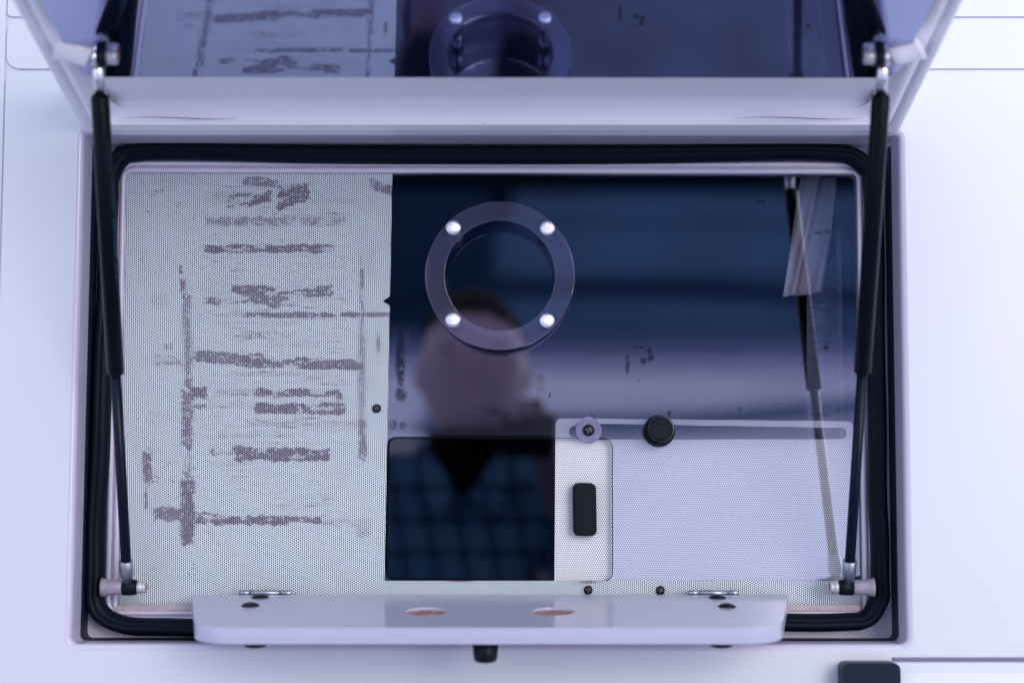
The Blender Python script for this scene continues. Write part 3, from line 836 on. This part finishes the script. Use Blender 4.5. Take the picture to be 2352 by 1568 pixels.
# mounts: bosses on the lid and on the window flange
for (o, E, L_, X) in (oL, oR):
    # lid boss: cone flaring into the side rim
    s_m = (hinge.y - E.y) / math.cos(TH)
    wallx = (xL + 0.020) if X.x > 0 else (xR - 0.020)
    w0 = Vector((wallx + X.x * 0.006, E.y - 0.004, zh + s_m * math.sin(TH) - 0.004))
    dvec = (E - X * 0.0050) - w0
    link('strut_boss', lathe(w0, dvec, [(0, 0.0170), (0.004, 0.0150), (0.009, 0.0130), (0.015, 0.0112), (dvec.length - 0.0008, 0.0098), (dvec.length, 0.008)], 32), 'paint_lightened', lid, smooth=True)
    b0 = L_ - X * 0.0230
    link('strut_boss', lathe(b0, X, [(0, 0.0088), (0.003, 0.0078), (0.007, 0.0071), (0.012, 0.0068), (0.0182, 0.0067), (0.0187, 0.006)], 32), 'boss', truck, smooth=True)

# ================================================================== SHELF
A0, A1 = P(441, 1365, -0.018), P(1810, 1366, -0.018)
z_b = A0.z
fz = P(1176, 1441, -0.165).z
SD = math.hypot(0.147, z_b - fz)
SA = math.atan2(z_b - fz, 0.147)
shelf = base(empty('fold_down_shelf', (0, -0.018, z_b), label='pale lavender fold-down shelf with two round magnets, in front of the window sill', cat='shelf'))
su = Vector((0, -math.cos(SA), -math.sin(SA))); sn = Vector((0, -math.sin(SA), math.cos(SA)))
def SP(x, s, n=0): return Vector((x, -0.018, z_b)) + su * s + sn * n
fx0, fx1 = P(456, 1440, -0.150).x, P(1788, 1440, -0.150).x
outl = rrect([Vector((A0.x, 0, 0)), Vector((A1.x, 0, 0)), Vector((fx1, 0, SD)), Vector((fx0, 0, SD))], [0.001, 0.001, 0.034, 0.034], 10)
def solve_s(v):
    lo, hi = 0.0, SD
    for _ in range(40):
        m = (lo + hi) / 2; p = SP(0, m); vec = p - Vector((0, -D, 0)); c, s_ = math.cos(PITCH), math.sin(PITCH)
        vv = CV - FPX * (-vec.y * s_ + vec.z * c) / (vec.y * c + vec.z * s_)
        if vv < v: lo = m
        else: hi = m
    return lo
def shx(u, s): p = SP(0, s); return (u - CU) / FPX * ((p.y + D) * math.cos(PITCH) + p.z * math.sin(PITCH))
magn = [(979, 1403), (1271, 1403)]
ms = solve_s(1403)
mpos = [(shx(u, ms), ms) for u, v in magn]
MR = 0.0180
def shelf_plate(loops, n0, n1):
    me = plate(loops, n0, n1)
    for vtx in me.vertices: c = vtx.co.copy(); vtx.co = SP(c.x, c.z, c.y)
    bm = bmesh.new(); bm.from_mesh(me); bpy.data.meshes.remove(me); return bm_mesh(bm)
holes = [[Vector((x + MR * math.cos(2 * PI * k / 36), 0, s + MR * math.sin(2 * PI * k / 36))) for k in range(36)] for x, s in mpos]
link('shelf_board', shelf_plate([outl] + holes, -0.0135, 0.0), 'shelf', shelf, bevel=0.0028)
for x, s in mpos:
    cpt = SP(x, s, -0.0021)
    mg = link('magnet', lathe(cpt, sn, [(-0.006, MR - 0.0003), (0, MR - 0.0003), (0.0002, MR - 0.003), (-0.0004, MR - 0.004), (-0.0004, 0.0075), (0.0002, 0.0065), (0.0002, 0.0001)], 36), 'rust', shelf, smooth=False)
    pass
for u, v in ((598, 1368.5), (575, 1388), (1648, 1369.5), (1670, 1390)):
    s = solve_s(v + 2.5); c = SP(shx(u, s), s, 0.0)
    link('dome_screw', lathe(c, sn, [(-0.0003, 0.0078), (0.0006, 0.0078), (0.0020, 0.0062), (0.0030, 0.0036), (0.0033, 0.0001)], 28), 'screw', shelf, smooth=True)
for (u, s, r0, r1, h) in ((587, 0.115, 0.0110, 0.0100, 0.0085), (1656, 0.115, 0.0110, 0.0100, 0.0085), (1115, SD - 0.022, 0.0112, 0.0100, 0.0185)):
    c = SP(shx(u, s), s, -0.0136)
    link('rubber_bumper', lathe(c, -sn, [(0, r0), (h * 0.8, r1), (h * 0.96, r1 - 0.0008), (h, r1 - 0.002)], 28), 'plastic', shelf, smooth=True)
for (u0, u1) in ((549, 670), (1582, 1698)):
    x0_, x1_ = P(u0, 1363, -0.016).x, P(u1, 1363, -0.016).x
    hz = P(600, 1361, -0.013).z + 0.0002
    w = (x1_ - x0_)
    hg = link('hinge_leaf', box(x0_ + 0.002, x1_ - 0.002, -0.0135, -0.0012, hz - 0.003, hz + 0.0010), 'steel', shelf, bevel=0.0004)
    for (a, b) in ((0, 0.20), (0.215, 0.77), (0.785, 1.0)):
        link('knuckle', lathe((x0_ + w * a, -0.0150, hz), (1, 0, 0), [(0, 0.0016), (0.0003, 0.0024), (w * (b - a) - 0.0003, 0.0024), (w * (b - a), 0.0016)], 18), 'steel', hg, smooth=True)

# ================================================================== INSIDE THE TRUCK
q = NT('milky_plastic')
tr = q.n('BsdfTransparent'); tr.inputs[0].default_value = (0.9, 0.9, 1, 1)
M['strip'] = NT('smoky_plastic'); _t = M['strip']; _a = _t.n('BsdfTransparent'); M['strip'] = _t.end(_t.mixs(0.45, _a.outputs[0], _t.pbr((0.16, 0.13, 0.32), 0.3)))
M['bag'] = q.end(q.mixs(q.ramp(q.noise(14, 3, stretch=(1, 1, .4)), [(0.3, (0.22,) * 3), (0.7, (0.48,) * 3)]), tr.outputs[0], q.pbr((0.85, 0.80, 0.95), 0.3)))
def crumple(pts4, y, nx, nz, amp, seed):
    """hanging sheet with folds, 0.4 mm thick"""
    v, f = [], []
    A, B, C_, E_ = pts4
    for j in range(nz + 1):
        for i in range(nx + 1):
            s, t = i / nx, j / nz
            p = (A * (1 - s) + B * s) * (1 - t) + (E_ * (1 - s) + C_ * s) * t
            d_ = amp * (math.sin(s * 9 + seed + t * 2) + 0.5 * math.sin(s * 21 + t * 5 + seed))
            v.append((p.x, y + d_, p.z))
    for j in range(nz):
        for i in range(nx):
            a = j * (nx + 1) + i; f.append((a, a + 1, a + nx + 2, a + nx + 1))
    return loft_fix(v, f)
bag = link('plastic_bag', crumple([P(1842, 404, .06), P(1922, 408, .06), P(1890, 672, .06), P(1798, 682, .06)], 0.06, 24, 20, 0.004, 1.0), 'bag', None, smooth=True)
bag.modifiers.new('thick', 'SOLIDIFY').thickness = 0.0004
tag(bag, 'crumpled translucent plastic bag hanging inside, top right behind the glass', 'plastic bag')
q = NT('printed_sheet')
f = q.noise(90, 2, stretch=(0.5, 1, 2.2))
M['sheet'] = q.end(q.pbr(q.ramp(f, [(0.55, (0.22, 0.22, 0.34)), (0.66, (0.13, 0.13, 0.22))]), 0.5))
pb = link('notice_sheet', crumple([P(1853, 668, .09), P(1940, 560, .09), P(1942, 1335, .09), P(1856, 1335, .09)], 0.09, 10, 6, 0.0015, 0.3), 'sheet', None, smooth=True)
pb.modifiers.new('thick', 'SOLIDIFY').thickness = 0.001
tag(pb, 'pale upright sheet with faint blurred print, behind the right end of the glass', 'paper sheet')
hose_pts = smoothpath([P(1955, 395, .03), P(1952, 560, .032), P(1958, 800, .03), P(1955, 1050, .034), P(1960, 1350, .03)], False, 26)
rs = [0.0105 + (0.0016 if i % 2 else 0) for i in range(len(hose_pts))]
hs_ = link('ribbed_hose', tube([p + Vector((0, 0.012, 0)) for p in hose_pts], rs, 16), 'rubber', None)
tag(hs_, 'black ribbed hose running down inside, at the right edge of the glass', 'hose')
strip = link('plastic_strip', crumple([P(1922, 520, .0295), P(1932, 520, .0295), P(1941, 1240, .0295), P(1930, 1240, .0295)], 0.0295, 6, 10, 0.0004, 2.0), 'strip', None, smooth=True)
strip.modifiers.new('thick', 'SOLIDIFY').thickness = 0.0006
tag(strip, 'narrow folded plastic strip hanging beside the black hose', 'plastic strip')

# ================================================================== WHAT THE GLASS REFLECTS: street side
M['asphalt'] = mat_simple('asphalt', (0.26, 0.28, 0.35), 0.85, scale=6, var=0.2)
M['concrete'] = mat_simple('pale_concrete', (0.74, 0.72, 0.78), 0.85, scale=3, var=0.1)
gnd = link('ground', pydata([(-60, -60, -1.35), (60, -60, -1.35), (60, 60, -1.35), (-60, 60, -1.35)], [(0, 1, 2, 3)]), 'concrete', None, kind='structure')
link('road', pydata([(-60, -2.3, -1.345), (60, -2.3, -1.345), (60, 60, -1.345), (-60, 60, -1.345)], [(0, 1, 2, 3)]), 'asphalt', None, kind='structure')
q = NT('pale_render')
M['render'] = q.end(q.pbr(q.ramp(q.noise(1.5, 4), [(0.3, (0.72, 0.68, 0.82)), (0.7, (0.84, 0.79, 0.92))]), 0.8, bump=q.noise(60, 3)))
M['reflector_white'] = mat_simple('white_reflector', (0.86, 0.84, 0.92), 0.8, scale=2, var=0.05)
M['render_dim'] = mat_simple('dim_render', (0.16, 0.18, 0.33), 0.8, scale=2, var=0.1)
M['cladding'] = mat_simple('blue_cladding', (0.035, 0.10, 0.21), 0.6, scale=2, var=0.2)
M['shutter'] = mat_simple('dark_shutter', (0.006, 0.022, 0.055), 0.6, scale=3, spec=0.1)
bd = base(empty('opposite_building', (0, -7.5, -1.35), label='pale wall with dark blue cladding above, reflected in the window glass', cat='building'))
YO = -7.5
link('base_wall', box(-2.7, 2.5, YO - 0.3, YO, 0.30, 0.62), 'render', bd, bevel=0.03)
v_ = []
for x in (-2.7, 2.5):
    v_ += [(x, YO - 0.3, -1.35), (x, YO - 0.3, 0.29), (x, YO + 0.02, 0.29), (x, YO + 0.95, -0.55), (x, YO + 0.95, -1.35)]
link('sloped_reflector', loft_fix(v_, [(0, 1, 2, 3, 4), (5, 6, 7, 8, 9)] + [(i, (i + 1) % 5, 5 + (i + 1) % 5, 5 + i) for i in range(5)]), 'reflector_white', bd, bevel=0.03)  # added bank, face sloped to catch sky and brighten the glass reflection
M['render_low'] = mat_simple('grey_render', (0.46, 0.45, 0.64), 0.8, scale=2, var=0.1)
M['render_top'] = mat_simple('blue_grey_render', (0.07, 0.10, 0.22), 0.8, scale=2, var=0.1)
link('band', box(-2.7, 2.5, YO - 0.3, YO, 0.625, 0.695), 'render_low', bd)
link('band', box(-2.7, 2.5, YO - 0.3, YO, 0.70, 0.77), 'render_dim', bd)
link('band', box(-2.7, 2.5, YO - 0.3, YO, 0.775, 0.85), 'render_top', bd)
for k in range(3):
    link('cladding_board', box(-2.7, 2.5, YO - 0.28, YO - 0.02, 0.86 + k * 0.29, (1.14 + k * 0.29 if k < 2 else 1.62)), 'cladding', bd, bevel=0.01)
M['added_dark_beam'] = mat_simple('added_black_beam', (0.0015, 0.004, 0.010), 0.7, scale=3, spec=0.05)
link('added_dark_beam', box(-2.7, 2.5, YO - 0.28, YO + 0.06, 1.625, 2.05), 'added_dark_beam', bd, bevel=0.02)  # beam added above the cladding to reflect as a dark band
link('added_hanging_bar', lathe((-0.055, YO + 0.05, 1.44), (0, 0, 1), [(0, 0.045), (0.01, 0.055), (0.12, 0.05), (0.19, 0.03)], 20), 'added_dark_beam', bd)  # dark bar added for the hanging mark it gives in the reflection
link('dark_shutter', box(-2.4, -0.10, YO - 0.005, YO + 0.03, 0.86, 1.62), 'shutter', bd, bevel=0.01)
link('cable', tube(smoothpath([(-1.0, YO + 0.1, 1.06), (0.8, YO + .1, 1.07), (1.7, YO + .1, 1.03), (2.5, YO + .1, 0.97)], False, 8), 0.04, 10), 'shutter', bd, smooth=True)
link('cable', tube(smoothpath([(-.5, YO + 0.1, 0.34), (0.8, YO + .1, 0.36), (1.6, YO + .1, 0.42), (2.5, YO + .1, 0.50)], False, 8), 0.045, 10), 'cladding', bd, smooth=True)

# ---- the photographer, seen only as a reflection
def skinmesh(nodes, edges, sub=2):
    me = bpy.data.meshes.new('sk'); me.from_pydata([n[0] for n in nodes], edges, [])
    ob = bpy.data.objects.new('sk', me); COL.objects.link(ob)
    m = ob.modifiers.new('s', 'SKIN'); m.use_smooth_shade = True
    for i, n in enumerate(nodes):
        r = n[1]; me.skin_vertices[0].data[i].radius = (r, r) if not isinstance(r, tuple) else r
    me.skin_vertices[0].data[0].use_root = True
    s = ob.modifiers.new('u', 'SUBSURF'); s.levels = sub; s.render_levels = sub
    bpy.context.view_layer.update()
    out = bpy.data.meshes.new_from_object(ob.evaluated_get(bpy.context.evaluated_depsgraph_get()))
    bpy.data.objects.remove(ob); return out
PX, PY = -0.090, -1.74
M['skin'] = mat_simple('skin', (0.26, 0.175, 0.235), 0.6, scale=12, var=0.12)
M['hair'] = mat_simple('dark_hair', (0.010, 0.008, 0.010), 0.9, scale=90, var=0.4, spec=0.1)
M['jeans'] = mat_simple('dark_trousers', (0.02, 0.025, 0.05), 0.8, scale=40)
q = NT('plaid_shirt')
sp_ = q.n('SeparateXYZ'); q.l(q.coord(), sp_.inputs[0])
lx = q.math('LESS_THAN', q.math('FLOORED_MODULO', q.math('ADD', sp_.outputs[0], q.math('MULTIPLY', sp_.outputs[2], 0.17)), 0.058), 0.009)
lz = q.math('LESS_THAN', q.math('FLOORED_MODULO', sp_.outputs[2], 0.062), 0.008)
ln = q.math('MAXIMUM', lx, lz)
M['plaid'] = q.end(q.pbr(q.mixc(ln, (0.10, 0.26, 0.47), (0.002, 0.004, 0.010)), 0.85, bump=q.noise(30, 4), bump_s=0.6, bump_d=0.01))
body_n = [((PX, PY, -0.42), (.15, .11)), ((PX, PY, -0.22), (.14, .11)), ((PX, PY, -0.03), (.16, .11)), ((PX, PY + .0, 0.05), (.07, .07)), ((PX, PY + .02, 0.10), (.055, .055)), ((PX - .005, PY + .05, 0.17), (.072, .085)), ((PX - .01, PY + .05, 0.26), (.08, .095)), ((PX - .01, PY + .04, 0.30), (.05, .06)),
          ((PX - .17, PY - .01, -.02), .045), ((PX - .235, PY - .01, -.30), .040), ((PX - .24, PY + .04, -.54), .034), ((PX - .23, PY + .06, -.60), .026),
          ((PX + .19, PY, -.03), .06), ((PX + .215, PY + .06, -.20), .040), ((PX + .18, PY + .16, 0.0), .034), ((PX + .15, PY + .20, 0.06), .026),
          ((PX - .10, PY, -.52), .10), ((PX - .11, PY + .02, -.90), .065), ((PX - .11, PY - .02, -1.27), .045), ((PX - .11, PY + .14, -1.31), .04),
          ((PX + .10, PY, -.52), .10), ((PX + .11, PY + .02, -.90), .065), ((PX + .11, PY - .02, -1.27), .045), ((PX + .11, PY + .14, -1.31), .04)]
be = [(0, 1), (1, 2), (2, 3), (3, 4), (4, 5), (5, 6), (6, 7), (2, 8), (8, 9), (9, 10), (10, 11), (2, 12), (12, 13), (13, 14), (14, 15), (0, 16), (16, 17), (17, 18), (18, 19), (0, 20), (20, 21), (21, 22), (22, 23)]
# fingers grown from each wrist
for wi, sx in ((11, 1), (15, -1)):
    wx, wy, wz = body_n[wi][0]
    pi = len(body_n); body_n.append(((wx + sx * .012, wy + .02, wz + .045), .026)); be.append((wi, pi))
    for k in range(4):
        f0 = len(body_n)
        bx, bz = wx + sx * (.004 + .0), wz + .035 + k * .018
        L1 = (.026, .030, .028, .022)[k]
        body_n += [((bx + sx * .02, wy + .045, bz), .0095), ((bx + sx * (.02 + L1), wy + .052, bz + .002), .0085), ((bx + sx * (.024 + L1 * 1.3), wy + .030, bz + .002), .0075)]
        be += [(pi, f0), (f0, f0 + 1), (f0 + 1, f0 + 2)]
    f0 = len(body_n)
    body_n += [((wx + sx * .004, wy - .012, wz + .055), .011), ((wx + sx * .03, wy - .022, wz + .07), .009)]
    be += [(pi, f0), (f0, f0 + 1)]
ppl = base(empty('person', (PX, PY, -1.35), label='person in a dark blue plaid shirt holding up a camera, reflected in the glass', cat='person'))
link('body', skinmesh(body_n, be), 'skin', ppl, smooth=True)
sh_n = [((PX, PY, -0.46), (.168, .13)), ((PX, PY, -0.20), (.160, .125)), ((PX, PY, 0.0), (.180, .122)), ((PX, PY, 0.075), (.10, .088)),
        ((PX - .195, PY, .005), .088), ((PX - .245, PY - .01, -.30), .060), ((PX - .24, PY + .035, -.52), .044),
        ((PX + .18, PY, .005), .080), ((PX + .215, PY + .06, -.20), .056), ((PX + .185, PY + .15, 0.0), .042)]
link('shirt', skinmesh(sh_n, [(0, 1), (1, 2), (2, 3), (2, 4), (4, 5), (5, 6), (2, 7), (7, 8), (8, 9)]), 'plaid', ppl, smooth=True)
tr_n = [((PX, PY, -.45), (.165, .125)), ((PX - .10, PY, -.56), .115), ((PX - .11, PY + .02, -.90), .08), ((PX - .11, PY - .01, -1.24), .062), ((PX + .10, PY, -.56), .115), ((PX + .11, PY + .02, -.90), .08), ((PX + .11, PY - .01, -1.24), .062)]
link('trousers', skinmesh(tr_n, [(0, 1), (1, 2), (2, 3), (0, 4), (4, 5), (5, 6)]), 'jeans', ppl, smooth=True)
link('undershirt', lathe((PX, PY + .015, -0.01), (0, 0, 1), [(0, .115), (.05, .105), (.09, .080), (.125, .074), (.126, .06)], 28), 'hair', ppl, smooth=True)
# collar wings
for sx in (-1, 1):
    v = [(PX + sx * .01, PY + .150, -.005), (PX + sx * .085, PY + .11, .095), (PX + sx * .105, PY + .13, 0.03), (PX + sx * .05, PY + .155, -.045)]
    cw = link('collar', pydata(v, [(0, 1, 2, 3)]), 'plaid', ppl); cw.modifiers.new('t', 'SOLIDIFY').thickness = 0.004
# head: face features and hair
HS = 1.24
HC = Vector((PX + .014, PY + .05, 0.218))
bm = bmesh.new(); bmesh.ops.create_uvsphere(bm, u_segments=32, v_segments=24, radius=1)
for vtx in bm.verts:
    c = vtx.co
    w = 1 - 0.22 * max(0, -c.z) ** 1.2
    vtx.co = Vector((c.x * .084 * w, c.y * .100 * w + (0.006 if c.z < -0.3 else 0), c.z * .125))
    if c.y > 0.85 and abs(c.x) < 0.2 and -0.35 < c.z < 0.1: vtx.co.y += 0.018 * (0.5 - c.z)      # nose
    if c.y > 0.6 and 0.02 < c.z < 0.22 and 0.2 < abs(c.x) < 0.55: vtx.co.y -= 0.010              # eye sockets
    if c.y > 0.7 and -0.55 < c.z < -0.42 and abs(c.x) < 0.35: vtx.co.y -= 0.005                 # mouth
    vtx.co = vtx.co * HS + HC
link('head', bm_mesh(bm), 'skin', ppl, smooth=True)
for sx in (-1, 1):
    bm = bmesh.new(); bmesh.ops.create_uvsphere(bm, u_segments=14, v_segments=10, radius=1, matrix=Matrix.Translation(HC + Vector((sx * .100, -.014, -.004))) @ Matrix.Rotation(sx * -.35, 4, 'Z') @ Matrix.Diagonal((.013, .016, .028, 1)))
    link('ear', bm_mesh(bm), 'skin', ppl, smooth=True)
    bm = bmesh.new(); bmesh.ops.create_uvsphere(bm, u_segments=14, v_segments=10, radius=.0075, matrix=Matrix.Translation(HC + Vector((sx * .037, .104, 0.014))))
    link('eye', bm_mesh(bm), 'screw', ppl, smooth=True)
    bm = bmesh.new(); bmesh.ops.create_uvsphere(bm, u_segments=10, v_segments=8, radius=1, matrix=Matrix.Translation(HC + Vector((sx * .038, .106, 0.042))) @ Matrix.Diagonal((.018, .006, .004, 1)))
    link('eyebrow', bm_mesh(bm), 'hair', ppl, smooth=True)
bm = bmesh.new(); bmesh.ops.create_uvsphere(bm, u_segments=40, v_segments=28, radius=1)
kill = [vt for vt in bm.verts if vt.co.z < (0.34 + 0.42 * vt.co.y) and not (vt.co.z < -0.55 and vt.co.y > -0.1)]
bmesh.ops.delete(bm, geom=kill, context='VERTS')
rr = random.Random(2)
for vt in bm.verts:
    c = vt.co.copy(); w = 1 - 0.22 * max(0, -c.z) ** 1.2; k = 1.07 + rr.uniform(-.015, .02)
    vt.co = HC + HS * Vector((c.x * .084 * w * k, c.y * .100 * w * k + (0.006 if c.z < -.3 else 0), c.z * .125 * k))
hr_ = link('hair', bm_mesh(bm), 'hair', ppl, smooth=True)
# the photographer's camera
cm = base(empty('photo_camera', (0.016, PY + .215, 0.05), label='black camera held up by the person, reflected in the glass', cat='camera'))
cb = Vector((0.030, PY + .225, 0.100))
link('camera_body', box(cb.x - .052, cb.x + .052, cb.y - .022, cb.y + .022, cb.z - .042, cb.z + .04), 'plastic', cm, bevel=0.010)
link('viewfinder_hump', box(cb.x - .028, cb.x + .028, cb.y - .020, cb.y + .024, cb.z + .036, cb.z + .064), 'plastic', cm, bevel=0.012)
link('lens', lathe(cb + Vector((0, .022, -.002)), (0, 1, 0), [(0, .036), (.02, .036), (.021, .032), (.045, .033), (.046, .028), (.040, .026), (.038, .002)], 40), 'plastic', cm, smooth=False)

# ---- nothing of the helper names may stay ambiguous
for o in list(bpy.data.objects):
    if o.type == 'MESH' and o.data.users == 0: bpy.data.meshes.remove(o.data)
